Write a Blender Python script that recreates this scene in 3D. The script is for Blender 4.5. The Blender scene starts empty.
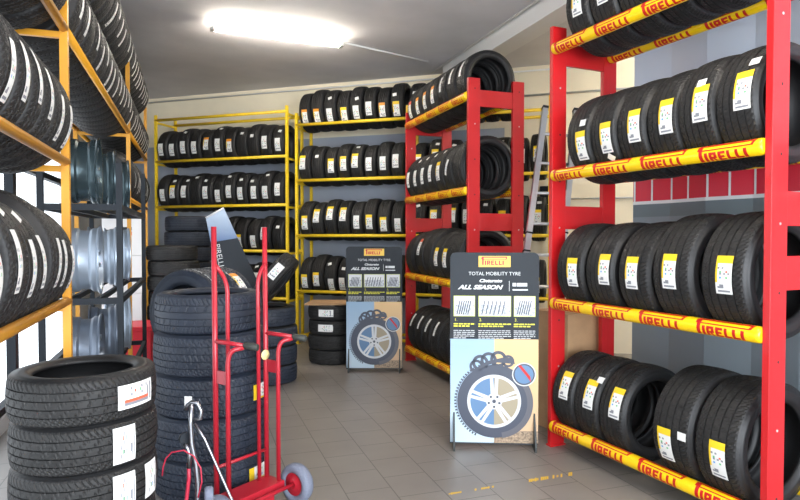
import bpy, math, random
from math import sin, cos, pi, radians as R_, sqrt, atan2
from mathutils import Matrix, Vector, Euler
random.seed(11)
S = bpy.context.scene
COL = S.collection

# ------------------------------------------------------------------ camera, sky, light
PSI = math.atan(207 / 600.0)                    # camera turned right of the floor tile lines
CAMH = 1.55
cam_d = bpy.data.cameras.new('camera'); cam_d.sensor_width = 36; cam_d.lens = 36 * 600 / 800.0
cam_d.clip_start = 0.05
cam = bpy.data.objects.new('camera', cam_d); COL.objects.link(cam)
cam.location = (0, 0, CAMH)
cam.rotation_euler = Euler((pi / 2 - math.atan(14 / 600.0), 0, -PSI), 'XYZ')
S.camera = cam
w = bpy.data.worlds.new('world'); S.world = w; w.use_nodes = True
bg = w.node_tree.nodes['Background']; bg.inputs[0].default_value = (0.86, 0.93, 1.0, 1); bg.inputs[1].default_value = 2.2
def area(name, loc, rot, sx, sy, power, col):
    d = bpy.data.lights.new(name, 'AREA'); d.shape = 'RECTANGLE'; d.size = sx; d.size_y = sy
    d.energy = power; d.color = col
    o = bpy.data.objects.new(name, d); COL.objects.link(o); o.location = loc; o.rotation_euler = rot
    return o
area('daylight_shopfront', (1.6, -2.6, 1.7), (pi / 2, 0, 0), 5.6, 2.9, 400, (0.86, 0.93, 1.0))
S.view_settings.view_transform = 'Standard'; S.view_settings.look = 'None'
S.view_settings.gamma = 1; S.view_settings.use_curve_mapping = False
S.view_settings.exposure = 0.5
S.cycles.use_denoising = True
S.cycles.max_bounces = 8

# ------------------------------------------------------------------ materials
MATS = {}
def mat(name, col, rough=0.5, metal=0.0, spec=0.5, emit=None, estr=0, noise=0, nscale=8, bump=0, bscale=60, coat=0):
    if name in MATS: return MATS[name]
    m = bpy.data.materials.new(name); m.use_nodes = True; nt = m.node_tree
    b = nt.nodes['Principled BSDF']
    b.inputs['Base Color'].default_value = (*col, 1); b.inputs['Roughness'].default_value = rough
    b.inputs['Metallic'].default_value = metal; b.inputs['Specular IOR Level'].default_value = spec
    b.inputs['Coat Weight'].default_value = coat
    if emit: b.inputs['Emission Color'].default_value = (*emit, 1); b.inputs['Emission Strength'].default_value = estr
    tc = nt.nodes.new('ShaderNodeTexCoord')
    if noise:
        n = nt.nodes.new('ShaderNodeTexNoise'); n.inputs['Scale'].default_value = nscale; n.inputs['Detail'].default_value = 5
        nt.links.new(tc.outputs['Object'], n.inputs['Vector'])
        r = nt.nodes.new('ShaderNodeValToRGB')
        r.color_ramp.elements[0].position = 0.3; r.color_ramp.elements[1].position = 0.7
        r.color_ramp.elements[0].color = (*[c * (1 - noise) for c in col], 1)
        r.color_ramp.elements[1].color = (*[min(1, c * (1 + noise)) for c in col], 1)
        nt.links.new(n.outputs['Fac'], r.inputs['Fac']); nt.links.new(r.outputs['Color'], b.inputs['Base Color'])
    if bump:
        n = nt.nodes.new('ShaderNodeTexNoise'); n.inputs['Scale'].default_value = bscale
        nt.links.new(tc.outputs['Object'], n.inputs['Vector'])
        bp = nt.nodes.new('ShaderNodeBump'); bp.inputs['Strength'].default_value = bump; bp.inputs['Distance'].default_value = 0.01
        nt.links.new(n.outputs['Fac'], bp.inputs['Height']); nt.links.new(bp.outputs['Normal'], b.inputs['Normal'])
    MATS[name] = m; return m
rubber = mat('rubber', (0.014, 0.0135, 0.0135), 0.58, spec=.4, noise=0.25, nscale=14)
rubber_side = mat('rubber_sidewall', (0.013, 0.013, 0.014), 0.48, spec=.4)
rubber_blue = mat('rubber_worn', (0.016, 0.022, 0.036), 0.55, spec=.4, noise=0.2, nscale=10)
chalk = mat('chalk_line', (0.5, 0.52, 0.55), 0.8)
red = mat('red_paint', (0.50, 0.009, 0.012), 0.38, noise=0.08, nscale=3, coat=0.2)
hole = mat('bolt_hole', (0.03, 0.01, 0.01), 0.6)
boltm = mat('bolt_steel', (0.6, 0.58, 0.55), 0.35, 0.8)
yel = mat('yellow_sleeve', (0.95, 0.61, 0.004), 0.3, coat=0.3)
redink = mat('red_ink', (0.55, 0.008, 0.008), 0.4)
yrack = mat('yellow_rack_paint', (0.92, 0.62, 0.025), 0.4, noise=0.1, nscale=5)
orack = mat('orange_rack_paint', (0.66, 0.30, 0.02), 0.4, noise=0.12, nscale=5)
paper = mat('label_paper', (0.80, 0.80, 0.78), 0.45)
paper_y = mat('label_yellow', (0.88, 0.60, 0.02), 0.45)
paper_o = mat('label_orange', (0.85, 0.30, 0.02), 0.45)
ink = mat('label_ink', (0.22, 0.23, 0.26), 0.5)
ink_r = mat('label_red', (0.75, 0.12, 0.06), 0.5)
ink_g = mat('label_green', (0.15, 0.5, 0.2), 0.5)
ink_b = mat('label_blue', (0.1, 0.35, 0.7), 0.5)
black_metal = mat('black_metal', (0.010, 0.014, 0.020), 0.6, spec=.3)
alu = mat('aluminium', (0.62, 0.64, 0.67), 0.32, 0.85)
silver = mat('silver_rim', (0.36, 0.42, 0.50), 0.38, 0.6)
darkrim = mat('dark_rim', (0.05, 0.075, 0.085), 0.25, 0.6)
chrome = mat('chrome', (0.34, 0.35, 0.38), 0.3, 1.0)
card = mat('cardboard', (0.45, 0.27, 0.14), 0.8, noise=0.1)
white_card = mat('white_card', (0.72, 0.72, 0.72), 0.6)
grip = mat('rubber_grip', (0.03, 0.035, 0.03), 0.6)
truck_red = mat('truck_red', (0.42, 0.014, 0.028), 0.35, coat=0.2)
wheel_grey = mat('truck_tyre_grey', (0.16, 0.18, 0.24), 0.7, bump=0.4, bscale=90)
cream = mat('cream_plaster', (0.88, 0.80, 0.62), 0.8, noise=0.05, nscale=2, bump=0.05, bscale=30)
greyblue = mat('greyblue_wall_shade', (0.40, 0.44, 0.52), 0.7, noise=0.05, nscale=2)  # shading of the wall behind the racks, put into its colour
ceil_m = mat('ceiling_plaster', (0.66, 0.64, 0.65), 0.8, noise=0.10, nscale=1.3, bump=0.15, bscale=9)
beam_m = mat('beam_paint', (0.74, 0.73, 0.72), 0.7)
panel_dark = mat('panel_dark', (0.030, 0.036, 0.044), 0.7, spec=.3)
txt_white = mat('print_white', (.7, .72, .73), 0.5)
txt_yellow = mat('print_yellow', (0.75, 0.72, 0.05), 0.5)
foam = mat('foot_card', (0.03, 0.035, 0.035), 0.6)

def mat_floor():
    m = bpy.data.materials.new('floor_tiles'); m.use_nodes = True; nt = m.node_tree; b = nt.nodes['Principled BSDF']
    tc = nt.nodes.new('ShaderNodeTexCoord'); sep = nt.nodes.new('ShaderNodeSeparateXYZ'); com = nt.nodes.new('ShaderNodeCombineXYZ')
    nt.links.new(tc.outputs['Object'], sep.inputs[0])
    ax = nt.nodes.new('ShaderNodeMath'); ax.operation = 'ADD'; ax.inputs[1].default_value = -0.856 + 20 * 0.2857
    ay = nt.nodes.new('ShaderNodeMath'); ay.operation = 'ADD'; ay.inputs[1].default_value = 6.12
    nt.links.new(sep.outputs[0], ax.inputs[0]); nt.links.new(sep.outputs[1], ay.inputs[0])
    nt.links.new(ay.outputs[0], com.inputs[0]); nt.links.new(ax.outputs[0], com.inputs[1])
    br = nt.nodes.new('ShaderNodeTexBrick'); br.offset = 0.5
    br.inputs['Scale'].default_value = 1; br.inputs['Brick Width'].default_value = 0.305; br.inputs['Row Height'].default_value = 0.2857
    br.inputs['Mortar Size'].default_value = 0.0035; br.inputs['Mortar Smooth'].default_value = 0.3
    br.inputs['Color1'].default_value = (0.27, 0.245, 0.225, 1); br.inputs['Color2'].default_value = (0.255, 0.232, 0.213, 1)
    br.inputs['Mortar'].default_value = (0.10, 0.092, 0.086, 1); br.inputs['Bias'].default_value = 0
    nt.links.new(com.outputs[0], br.inputs['Vector'])
    n = nt.nodes.new('ShaderNodeTexNoise'); n.inputs['Scale'].default_value = 2.5; n.inputs['Detail'].default_value = 6
    nt.links.new(tc.outputs['Object'], n.inputs['Vector'])
    mx = nt.nodes.new('ShaderNodeMixRGB'); mx.blend_type = 'MULTIPLY'; mx.inputs['Fac'].default_value = 0.35
    nt.links.new(br.outputs['Color'], mx.inputs[1]); nt.links.new(n.outputs['Fac'], mx.inputs[2])
    nt.links.new(mx.outputs[0], b.inputs['Base Color'])
    b.inputs['Roughness'].default_value = 0.36; b.inputs['Specular IOR Level'].default_value = 0.55
    bp = nt.nodes.new('ShaderNodeBump'); bp.inputs['Strength'].default_value = 0.3; bp.inputs['Distance'].default_value = 0.003; bp.invert = True
    nt.links.new(br.outputs['Fac'], bp.inputs['Height']); nt.links.new(bp.outputs['Normal'], b.inputs['Normal'])
    return m
floor_m = mat_floor()
def mat_glass():
    m = bpy.data.materials.new('window_glass'); m.use_nodes = True; nt = m.node_tree
    nt.nodes.remove(nt.nodes['Principled BSDF']); out = nt.nodes['Material Output']
    t = nt.nodes.new('ShaderNodeBsdfTransparent'); g = nt.nodes.new('ShaderNodeBsdfGlossy'); g.inputs['Roughness'].default_value = 0.03
    mx = nt.nodes.new('ShaderNodeMixShader'); mx.inputs[0].default_value = 0.06
    nt.links.new(t.outputs[0], mx.inputs[1]); nt.links.new(g.outputs[0], mx.inputs[2]); nt.links.new(mx.outputs[0], out.inputs[0]); return m
glass_m = mat_glass()
def mat_poster(name, c0, c1, axis, a, b_):
    """printed artwork: a colour blend along one axis of the board"""
    m = bpy.data.materials.new(name); m.use_nodes = True; nt = m.node_tree; b = nt.nodes['Principled BSDF']
    tc = nt.nodes.new('ShaderNodeTexCoord'); sep = nt.nodes.new('ShaderNodeSeparateXYZ'); nt.links.new(tc.outputs['Object'], sep.inputs[0])
    mr = nt.nodes.new('ShaderNodeMapRange'); mr.inputs['From Min'].default_value = a; mr.inputs['From Max'].default_value = b_
    nt.links.new(sep.outputs[axis], mr.inputs['Value'])
    r = nt.nodes.new('ShaderNodeValToRGB'); r.color_ramp.elements[0].color = (*c0, 1); r.color_ramp.elements[1].color = (*c1, 1)
    nt.links.new(mr.outputs[0], r.inputs['Fac']); nt.links.new(r.outputs['Color'], b.inputs['Base Color'])
    b.inputs['Roughness'].default_value = 0.3; return m

# ------------------------------------------------------------------ helpers
class MB:
    def __init__(s): s.v = []; s.f = []; s.m = []; s.sm = []
    def face(s, idx, m=0, smooth=False): s.f.append(idx); s.m.append(m); s.sm.append(smooth)
    def box(s, x0, y0, z0, x1, y1, z1, m=0, M=None):
        b = len(s.v)
        for z in (z0, z1):
            for (x, y) in ((x0, y0), (x1, y0), (x1, y1), (x0, y1)):
                p = Vector((x, y, z)); s.v.append(tuple(M @ p) if M else (x, y, z))
        for q in ((3, 2, 1, 0), (4, 5, 6, 7), (0, 1, 5, 4), (1, 2, 6, 5), (2, 3, 7, 6), (3, 0, 4, 7)):
            s.face([b + i for i in q], m)
        return s
    def tube(s, pts, r, seg=12, m=0, cap=True):
        pts = [Vector(p) for p in pts]; b0 = len(s.v); n = len(pts); prev = None
        for i, p in enumerate(pts):
            d = (pts[min(i + 1, n - 1)] - pts[max(i - 1, 0)]).normalized()
            if prev is None:
                a = d.cross(Vector((0, 0, 1)));
                if a.length < 1e-3: a = d.cross(Vector((0, 1, 0)))
                a.normalize()
            else:
                a = (prev - d * prev.dot(d)).normalized()
            prev = a; c = d.cross(a)
            rr = r[i] if isinstance(r, (list, tuple)) else r
            for k in range(seg):
                t = 2 * pi * k / seg; s.v.append(tuple(p + (a * cos(t) + c * sin(t)) * rr))
        for i in range(n - 1):
            for k in range(seg):
                k2 = (k + 1) % seg; o = b0 + i * seg
                s.face([o + k, o + k2, o + seg + k2, o + seg + k], m, True)
        if cap:
            s.face([b0 + k for k in reversed(range(seg))], m); s.face([b0 + (n - 1) * seg + k for k in range(seg)], m)
        return s
    def lathe(s, prof, seg=48, m=0, M=None, closed=True, smooth=True, mfun=None):
        """prof = [(x, r)], spun about the X axis"""
        b = len(s.v); n = len(prof)
        for i in range(seg):
            t = 2 * pi * i / seg
            for (x, r) in prof:
                p = Vector((x, -cos(t) * r, sin(t) * r)); s.v.append(tuple(M @ p) if M else tuple(p))
        for i in range(seg):
            i2 = (i + 1) % seg
            for j in range(n if closed else n - 1):
                j2 = (j + 1) % n
                s.face([b + i * n + j, b + i2 * n + j, b + i2 * n + j2, b + i * n + j2], mfun(j) if mfun else m, smooth)
        return s
    def poly(s, pts, m=0):
        b = len(s.v); s.v += [tuple(p) for p in pts]; s.face(list(range(b, b + len(pts))), m); return s
    def prism(s, pts, off, m=0):
        """flat polygon pts pushed by the vector off into a solid"""
        b = len(s.v); n = len(pts); off = Vector(off)
        s.v += [tuple(p) for p in pts]; s.v += [tuple(Vector(p) + off) for p in pts]
        s.face(list(range(b, b + n)), m); s.face([b + n + i for i in reversed(range(n))], m)
        for i in range(n):
            j = (i + 1) % n; s.face([b + j, b + i, b + n + i, b + n + j], m)
        return s
    def mesh(s, name, mats):
        me = bpy.data.meshes.new(name); me.from_pydata(s.v, [], s.f)
        for mm in (mats if isinstance(mats, (list, tuple)) else [mats]): me.materials.append(mm)
        me.polygons.foreach_set('material_index', s.m); me.polygons.foreach_set('use_smooth', s.sm); me.update()
        return me
    def build(s, name, mats, parent=None, bevel=0):
        o = bpy.data.objects.new(name, s.mesh(name, mats)); COL.objects.link(o)
        if parent: o.parent = parent
        if bevel:
            b = o.modifiers.new('bevel', 'BEVEL'); b.width = bevel; b.segments = 2; b.limit_method = 'ANGLE'
        return o
def tag(o, label=None, cat=None, group=None, kind=None):
    if label: o['label'] = label
    if cat: o['category'] = cat
    if group: o['group'] = group
    if kind: o['kind'] = kind
    return o
def thing(name, label, cat, M=None, group=None):
    o = bpy.data.objects.new(name, None); COL.objects.link(o); o.empty_display_size = 0.1
    if M is not None: o.matrix_world = M
    return tag(o, label, cat, group)
def structure(name, mb, mats): return tag(mb.build(name, mats), kind='structure')
def W(u, z):
    """plan position: u metres right and z metres ahead of where the photographer faces"""
    return (u * cos(PSI) + z * sin(PSI), -u * sin(PSI) + z * cos(PSI))
def frame(u, z, ang, h=0.0):
    x, y = W(u, z); return Matrix.Translation((x, y, h)) @ Matrix.Rotation(ang, 4, 'Z')
def textmesh(body, size, M, m, name, parent, shear=0, align='CENTER', wide=1.0, bold=0):
    c = bpy.data.curves.new(name, 'FONT'); c.body = body; c.size = size; c.align_x = align; c.shear = shear; c.offset = bold; c.resolution_u = 3
    o = bpy.data.objects.new('tmp_text', c); COL.objects.link(o)
    me = bpy.data.meshes.new_from_object(o.evaluated_get(bpy.context.evaluated_depsgraph_get()))
    COL.objects.unlink(o); bpy.data.objects.remove(o)
    me.transform(M @ Matrix.Diagonal((wide, 1, 1, 1))); me.materials.clear(); me.materials.append(m)
    t = bpy.data.objects.new(name, me); COL.objects.link(t); t.parent = parent; return t
ORD = ['first', 'second', 'third', 'fourth', 'fifth', 'sixth', 'seventh', 'eighth', 'ninth', 'tenth', 'eleventh', 'twelfth',
       'thirteenth', 'fourteenth', 'fifteenth', 'sixteenth', 'seventeenth', 'eighteenth', 'nineteenth', 'twentieth', 'twenty-first', 'twenty-second']

# lettering with the long stretched first letter, in units of its height-ish; drawn as small quads
def logo_quads():
    q = []
    def rect(x0, y0, x1, y1): q.append(((x0 - .004, y0), (x1 + .006, y0), (x1 + .006, y1), (x0 - .004, y1)))
    rect(0.03, 0.0, 0.085, 0.24); rect(0.0, 0.17, 0.03, 0.24); rect(0.02, 0.225, 0.97, 0.262); rect(0.085, 0.165, 0.90, 0.182)
    q.append(((0.90, 0.165), (0.95, 0.165), (0.99, 0.262), (0.95, 0.262)))
    def I(x): rect(x, 0, x + .045, .14)
    def E(x): rect(x, 0, x + .04, .14); rect(x + .04, 0, x + .115, .034); rect(x + .04, .055, x + .1, .085); rect(x + .04, .106, x + .115, .14)
    def L(x): rect(x, 0, x + .04, .14); rect(x + .04, 0, x + .11, .036)
    I(.13)
    x = .21; rect(x, 0, x + .04, .14); rect(x + .04, .106, x + .12, .14); rect(x + .085, .055, x + .125, .106); rect(x + .04, .055, x + .085, .08)
    q.append(((x + .085, 0), (x + .13, 0), (x + .095, .055), (x + .05, .055)))
    E(.37); L(.52); L(.66); I(.80)
    return q
LOGO = [tuple((p[0], p[1] * 1.22) for p in q) for q in logo_quads()]
def logo_on_tube(mb, x0, length, rr, tilt):
    """wrap the lettering round a tube that runs along local X; tilt = angle of its middle"""
    for q in LOGO:
        nr = max(1, int((q[2][1] - q[0][1]) / 0.03)); nr = min(nr, 8)
        for k in range(nr):
            a, b = k / nr, (k + 1) / nr; pts = []
            for (P, Q, t) in ((q[0], q[3], a), (q[1], q[2], a), (q[1], q[2], b), (q[0], q[3], b)):
                x = P[0] + (Q[0] - P[0]) * t; y = P[1] + (Q[1] - P[1]) * t
                th = tilt + (y - 0.158) * length / rr
                pts.append((x0 + x * length, -cos(th) * rr, sin(th) * rr))
            mb.poly(pts)

# ------------------------------------------------------------------ the setting
CEIL = 3.87
WA = math.atan(0.326)                           # the back wall is not square to the tiles
def back(u, off=0.0): return W(u, 8.12 + off - 0.326 * u)
mb = MB(); mb.box(-1.6, -3.2, -0.1, 8.5, 11.6, 0.0); structure('floor', mb, floor_m)
mb = MB(); mb.box(-1.6, -3.2, CEIL, 8.5, 11.6, CEIL + 0.1); structure('ceiling', mb, ceil_m)
# back wall: left part has its shading put in as grey-blue below a cream band, right part cream
def wall_seg(mb, u0, u1, z0, z1, m, thick=0.12, off=0.72):
    a = back(u0, off); b = back(u1, off); n = Vector((b[0] - a[0], b[1] - a[1], 0)).normalized(); n = Vector((-n.y, n.x, 0))
    p = [(a[0], a[1], z0), (b[0], b[1], z0), (b[0], b[1], z1), (a[0], a[1], z1)]
    mb.prism(p, n * thick, m)
mb = MB(); wall_seg(mb, -5.2, 1.45, 0, 3.05, 0); wall_seg(mb, -5.2, 1.45, 3.05, CEIL, 1); wall_seg(mb, 1.45, 6.5, 0, CEIL, 1)
structure('wall_back', mb, [greyblue, cream])
# small conduit at the top of the back wall and one half way along the cream part
mb = MB(); a = back(-4.4, .69); b = back(2.6, .69); mb.tube([(a[0], a[1], 3.80), (b[0], b[1], 3.80)], 0.012, 8); structure('trim_1', mb, beam_m)
mb = MB(); a = back(1.4, .70); b = back(4.5, .70); mb.tube([(a[0], a[1], 3.47), (b[0], b[1], 3.47)], 0.014, 8)
mb.tube([(a[0], a[1], 2.05), (b[0], b[1], 2.05)], 0.012, 8); structure('trim_2', mb, alu)
# ceiling beam running away from the camera
mb = MB(); mb.box(3.24, -3.2, 3.675, 3.5, 7.6, CEIL); structure('ceiling_beam', mb, beam_m)
mb = MB(); mb.tube([(3.20, -3.0, CEIL - .02), (3.20, 7.9, CEIL - .02)], 0.012, 8); structure('trim_3', mb, beam_m)
# left wall with its glazing
LX = -1.42
mb = MB(); mb.box(LX - .12, -3.2, 0, LX, 8.3, 0.12); mb.box(LX - .12, -3.2, 2.95, LX, 8.3, CEIL); mb.box(LX - .12, 8.3, 0, LX, 11.6, CEIL)
structure('wall_left', mb, beam_m)
for i, (y0, y1) in enumerate(((-3.2, -0.9), (-0.9, 1.35), (1.35, 3.6), (3.6, 5.95), (5.95, 8.3))):
    t = tag(thing('window_%d' % (i + 1), None, None), kind='structure')
    mb = MB()
    mb.box(LX - .09, y0, 0.12, LX - .02, y0 + .05, 2.95); mb.box(LX - .09, y1 - .05, 0.12, LX - .02, y1, 2.95)
    mb.box(LX - .09, y0, 0.12, LX - .02, y1, 0.18); mb.box(LX - .09, y0, 2.89, LX - .02, y1, 2.95); mb.box(LX - .085, y0, 2.15, LX - .02, y1, 2.21)
    mb.build('window_frame', black_metal if i >= 3 else alu, t)
    mb = MB(); mb.box(LX - .06, y0 + .05, 0.18, LX - .054, y1 - .05, 2.89); mb.build('pane', glass_m, t)
# right side walls and the shopfront behind the camera
mb = MB(); mb.box(8.4, -3.2, 0, 8.5, 11.6, CEIL); structure('wall_right', mb, cream)
mb = MB(); mb.box(-1.54, -3.3, 3.1, 8.5, -3.2, CEIL); mb.box(4.6, -3.3, 0, 8.5, -3.2, 3.1); structure('wall_front', mb, beam_m)

# ------------------------------------------------------------------ tyres
def tyre_mesh(name, R, Wd, rim, pat, mats=None, line=None):
    """pat: (pitches, slope, ribs cut); returns a closed tyre with grooved tread, spun about X"""
    pitches, slope, cuts = pat; h = R - rim; hw = Wd / 2; tw = Wd * 0.41
    cols = []   # (x, r, kind)  kind: rib index or -1
    nr = 5; gw = Wd * 0.028; rw = (2 * tw - gw * (nr - 1)) / nr; x = -tw
    left = [(-hw * .74, rim), (-hw * .86, rim + .003), (-hw * .93, rim + .016), (-hw * .97, rim + .020), (-hw * .985, rim + h * .30), (-hw, rim + h * .48),
            (-hw * .985, rim + h * .66), (-hw * .955, rim + h * .665), (-hw * .93, rim + h * .83), (-hw * .875, R - .011)]
    crown = lambda xx: R - 0.007 * (xx / tw) ** 2
    for k in range(nr):
        n = 4 if k in (0, nr - 1) else 3
        for j in range(n):
            xx = x + rw * j / (n - 1); cols.append((xx, crown(xx), k))
        x += rw
        if k < nr - 1:
            cols.append((x + .0012, crown(x) - .0075, -1)); cols.append((x + gw - .0012, crown(x) - .0075, -1)); x += gw
    right = [(-a, b) for a, b in reversed(left)]
    inner = [(hw * .70, rim + .008), (hw * .90, rim + h * .45), (hw * .80, R - .028), (0, R - .018), (-hw * .80, R - .028), (-hw * .90, rim + h * .45), (-hw * .70, rim + .008)]
    seg = pitches * 4; prof = [(a, b, -2) for a, b in left] + cols + [(a, b, -2) for a, b in right] + [(a, b, -3) for a, b in inner]
    n = len(prof); mb = MB()
    for i in range(seg):
        t = 2 * pi * i / seg
        for (xx, r, k) in prof:
            if k >= 0 and cuts[k]:
                ph = int(round(i + slope * xx * seg / (2 * pi * R) * (1 if k < 3 or cuts[k] == 2 else -1) + k * 1.7)) % (4 * cuts[k] if cuts[k] > 0 else 4)
                if ph == 0: r -= 0.0035
            elif k == -2 and abs(r - (R - .011)) < 1e-6 and i % 4 == 0: r -= 0.004
            mb.v.append((xx, -cos(t) * r, sin(t) * r))
    nl = len(left); nc = len(cols)
    for i in range(seg):
        i2 = (i + 1) % seg
        for j in range(n):
            j2 = (j + 1) % n; tread = nl - 1 <= j < nl + nc
            m = 0 if tread else 1
            if line is not None and j == nl + line and (i // 3) % 5: m = 2
            mb.face([i * n + j, i2 * n + j, i2 * n + j2, i * n + j2], m, not tread)
    return mb.mesh(name, mats or [rubber, rubber_side, chalk])
P1 = (76, 0.45, [1, 2, 0, 2, 1]); P2 = (70, 0.9, [1, 2, 2, 2, 1]); P3 = (80, 0.2, [1, 0, 2, 0, 1]); P4 = (64, 1.1, [1, 2, 1, 2, 1])
TY = {
 'mid':    (tyre_mesh('tyre_mid', .312, .215, .215, P1), .312, .215),
 'mid2':   (tyre_mesh('tyre_mid_b', .318, .225, .222, P4), .318, .225),
 'mid3':   (tyre_mesh('tyre_mid_c', .312, .212, .215, P3, line=9), .312, .212),
 'wide':   (tyre_mesh('tyre_wide', .342, .262, .235, P2), .342, .262),
 'wide2':  (tyre_mesh('tyre_wide_b', .325, .242, .225, P1), .325, .242),
 'small':  (tyre_mesh('tyre_small', .29, .177, .195, P3), .29, .177),
 'small2': (tyre_mesh('tyre_small_b', .282, .173, .185, P2), .282, .173),
 'small3': (tyre_mesh('tyre_small_c', .298, .178, .20, P4), .298, .178),
 'stack':  (tyre_mesh('tyre_stack', .292, .195, .195, P2, line=None), .292, .195),
 'suv':    (tyre_mesh('tyre_suv', .345, .243, .225, P4, [rubber_blue, rubber_blue, chalk], line=5), .345, .243),
 'mid2b':  (tyre_mesh('tyre_mid_blue', .318, .23, .218, P1, [rubber_blue, rubber_blue, chalk]), .318, .23),
 'low':    (tyre_mesh('tyre_low', .288, .215, .20, P1), .288, .215),
 'old':    (tyre_mesh('tyre_old', .31, .20, .205, P1, [rubber_blue, rubber_side, chalk]), .31, .20),
}
# paper labels curved round the tread. The label's long side runs round the tyre.
STK = {}
def sticker_mesh(kind, R):
    key = (kind, round(R, 3))
    if key in STK: return STK[key]
    spec = {'tall': (.092, .20), 'long': (.052, .21), 'tag': (.055, .045), 'white': (.085, .185), 'wide': (.10, .19), 'orange': (.085, .19), 'strip': (.045, .165), 'red': (.08, .2), 'wrap': (.15, .10)}
    wd, ln = spec[kind]; nx, ny = 8, 20; rr = R + .0022; mb = MB()
    rnd = random.Random(hash(kind) % 7 if False else len(kind))
    for j in range(ny + 1):
        th = (j / ny - .5) * ln / rr
        for i in range(nx + 1):
            xx = (i / nx - .5) * wd; r2 = rr - 0.006 * (xx / (.09)) ** 2
            mb.v.append((xx, -cos(th) * r2, sin(th) * r2))
    top = {'tall': 1, 'long': 0, 'orange': 2, 'red': 3}.get(kind, 0)
    for j in range(ny):
        for i in range(nx):
            m = 0
            if top and j >= ny - 4: m = top
            elif kind in ('tall', 'orange') and i == 0 and j > 5: m = 1
            elif kind == 'wide' and i in (1, 2) and 2 < j < 17: m = 3 if i == 2 else 4
            elif kind != 'tag' and 1 <= i <= 6 and j < ny - 5 and j > 0:
                q = rnd.random()
                if j in (11, 8) and i in (2, 5): m = [3, 5, 6, 4][(i + j) % 4]
                elif j in (1, 3) and kind != 'strip': m = 4 if q < .7 else 0
                elif j % 3 == 1 and q < .35: m = 4
            a = j * (nx + 1) + i; mb.face([a, a + 1, a + nx + 2, a + nx + 1], m)
    if kind == 'tall' or kind == 'orange':     # printed line in the coloured head
        pass
    STK[key] = mb.mesh('label_' + kind, [paper, paper_y, paper_o, ink_r, ink, ink_g, ink_b]); return STK[key]
def put_tyre(kind, M, label, group, stickers=(), name='tyre', roll=0.0):
    """M = where the middle of the tyre is, its axle along local X, its aisle side towards local -Y.
    stickers: (kind, angle above the aisle side, sideways shift)"""
    me, R, wd = TY[kind]
    o = bpy.data.objects.new(name, me); COL.objects.link(o)
    o.matrix_world = M @ Matrix.Rotation(roll, 4, 'X')
    tag(o, label, 'tyre', group)
    for st in stickers:
        k, th, dx = st[:3]
        s = bpy.data.objects.new('paper_label' if k != 'tag' else 'paper_tag', sticker_mesh(k, R)); COL.objects.link(s)
        s.parent = o
        skew = st[3] if len(st) > 3 else 0
        s.matrix_local = Matrix.Rotation(-th - roll, 4, 'X') @ Matrix.Translation((dx, 0, 0)) @ Matrix.Rotation(skew, 4, 'Y')
    return o

# ------------------------------------------------------------------ big red racks
RAILZ = [0.155, 1.06, 1.99, 2.905]
RR = 0.043; YF, YR = 0.015, 0.55; POSTH = 3.07
def red_rack(M, L, label, nlogo):
    t = thing('tyre_rack', label, 'rack', M)
    for (x0, dirn) in ((-0.036, 0), (L, 1)):
        for y0 in (0.0, 0.485):
            mb = MB(); mb.box(x0, y0, 0.0, x0 + .036, y0 + .125, POSTH)
            fx = x0 + .036 if True else x0
            for k in range(9):
                z = .25 + k * .34
                for (sx, sg) in ((x0 + .036, 1), (x0, -1)):
                    mb.tube([(sx - .002 * sg, y0 + .07, z), (sx + .0015 * sg, y0 + .07, z)], .008, 8, 1 + (k % 3 == 1))
            mb.build('upright', [red, hole, boltm], t, .004)
        for (za, zb) in ((2.80, 2.96), (1.60, 1.77), (1.28, 1.45)):
            mb = MB(); mb.box(x0 + .004, .125, za, x0 + .032, .485, zb); mb.build('cross_plate', red, t, .003)
        for y0 in (0.0, 0.485):
            mb = MB(); mb.box(x0 - .01, y0 - .005, 0, x0 + .046, y0 + .13, .012); mb.build('foot_plate', red, t)
    for lv, z in enumerate(RAILZ):
        for y, nm in ((YF, 'f'), (YR, 'r')):
            mb = MB(); xs = [.001, .006, .02, L - .02, L - .006, L - .001]; rs = [RR * .75, RR * .93, RR, RR, RR * .93, RR * .75]
            mb.tube([(x, y, z) for x in xs], rs, 24)
            rail = mb.build('rail', yel, t)
            mb = MB(); tilt = {0: .45, 1: .18, 2: -.10, 3: -.25}[lv] + (0 if nm == 'f' else -.25)
            step = L / nlogo; ln = step * .83
            if nm == 'r' and lv < 2: continue
            for k in range(nlogo):
                logo_on_tube(mb, step * k + step * .1, ln, RR + .0012, tilt)
            for v in range(len(mb.v)):
                a = mb.v[v]; mb.v[v] = (a[0], a[1] + y, a[2] + z)
            lo = mb.build('lettering', redink, rail); tag(lo, 'red brand lettering repeated along the yellow rail')
    return t
def rest(R, z, gap=YR - YF, rr=RR): return z + sqrt((R + rr) ** 2 - (gap / 2) ** 2) + .004
A_R = R_(25.0) - PSI; M_R = frame(1.108, 4.378, A_R - pi / 2); L_R = 1.59
A_M = R_(19.3) - PSI; M_M = frame(0.079, 7.42, A_M - pi / 2); L_M = 1.706
red_rack(M_R, L_R, 'tall red steel tyre rack with yellow printed rails at the right of the shop', 4)
red_rack(M_M, L_M, 'tall red steel tyre rack with yellow rails standing behind the nearer display board', 5)
SHELFN = ['bottom', 'second lowest', 'second highest', 'top']
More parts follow.
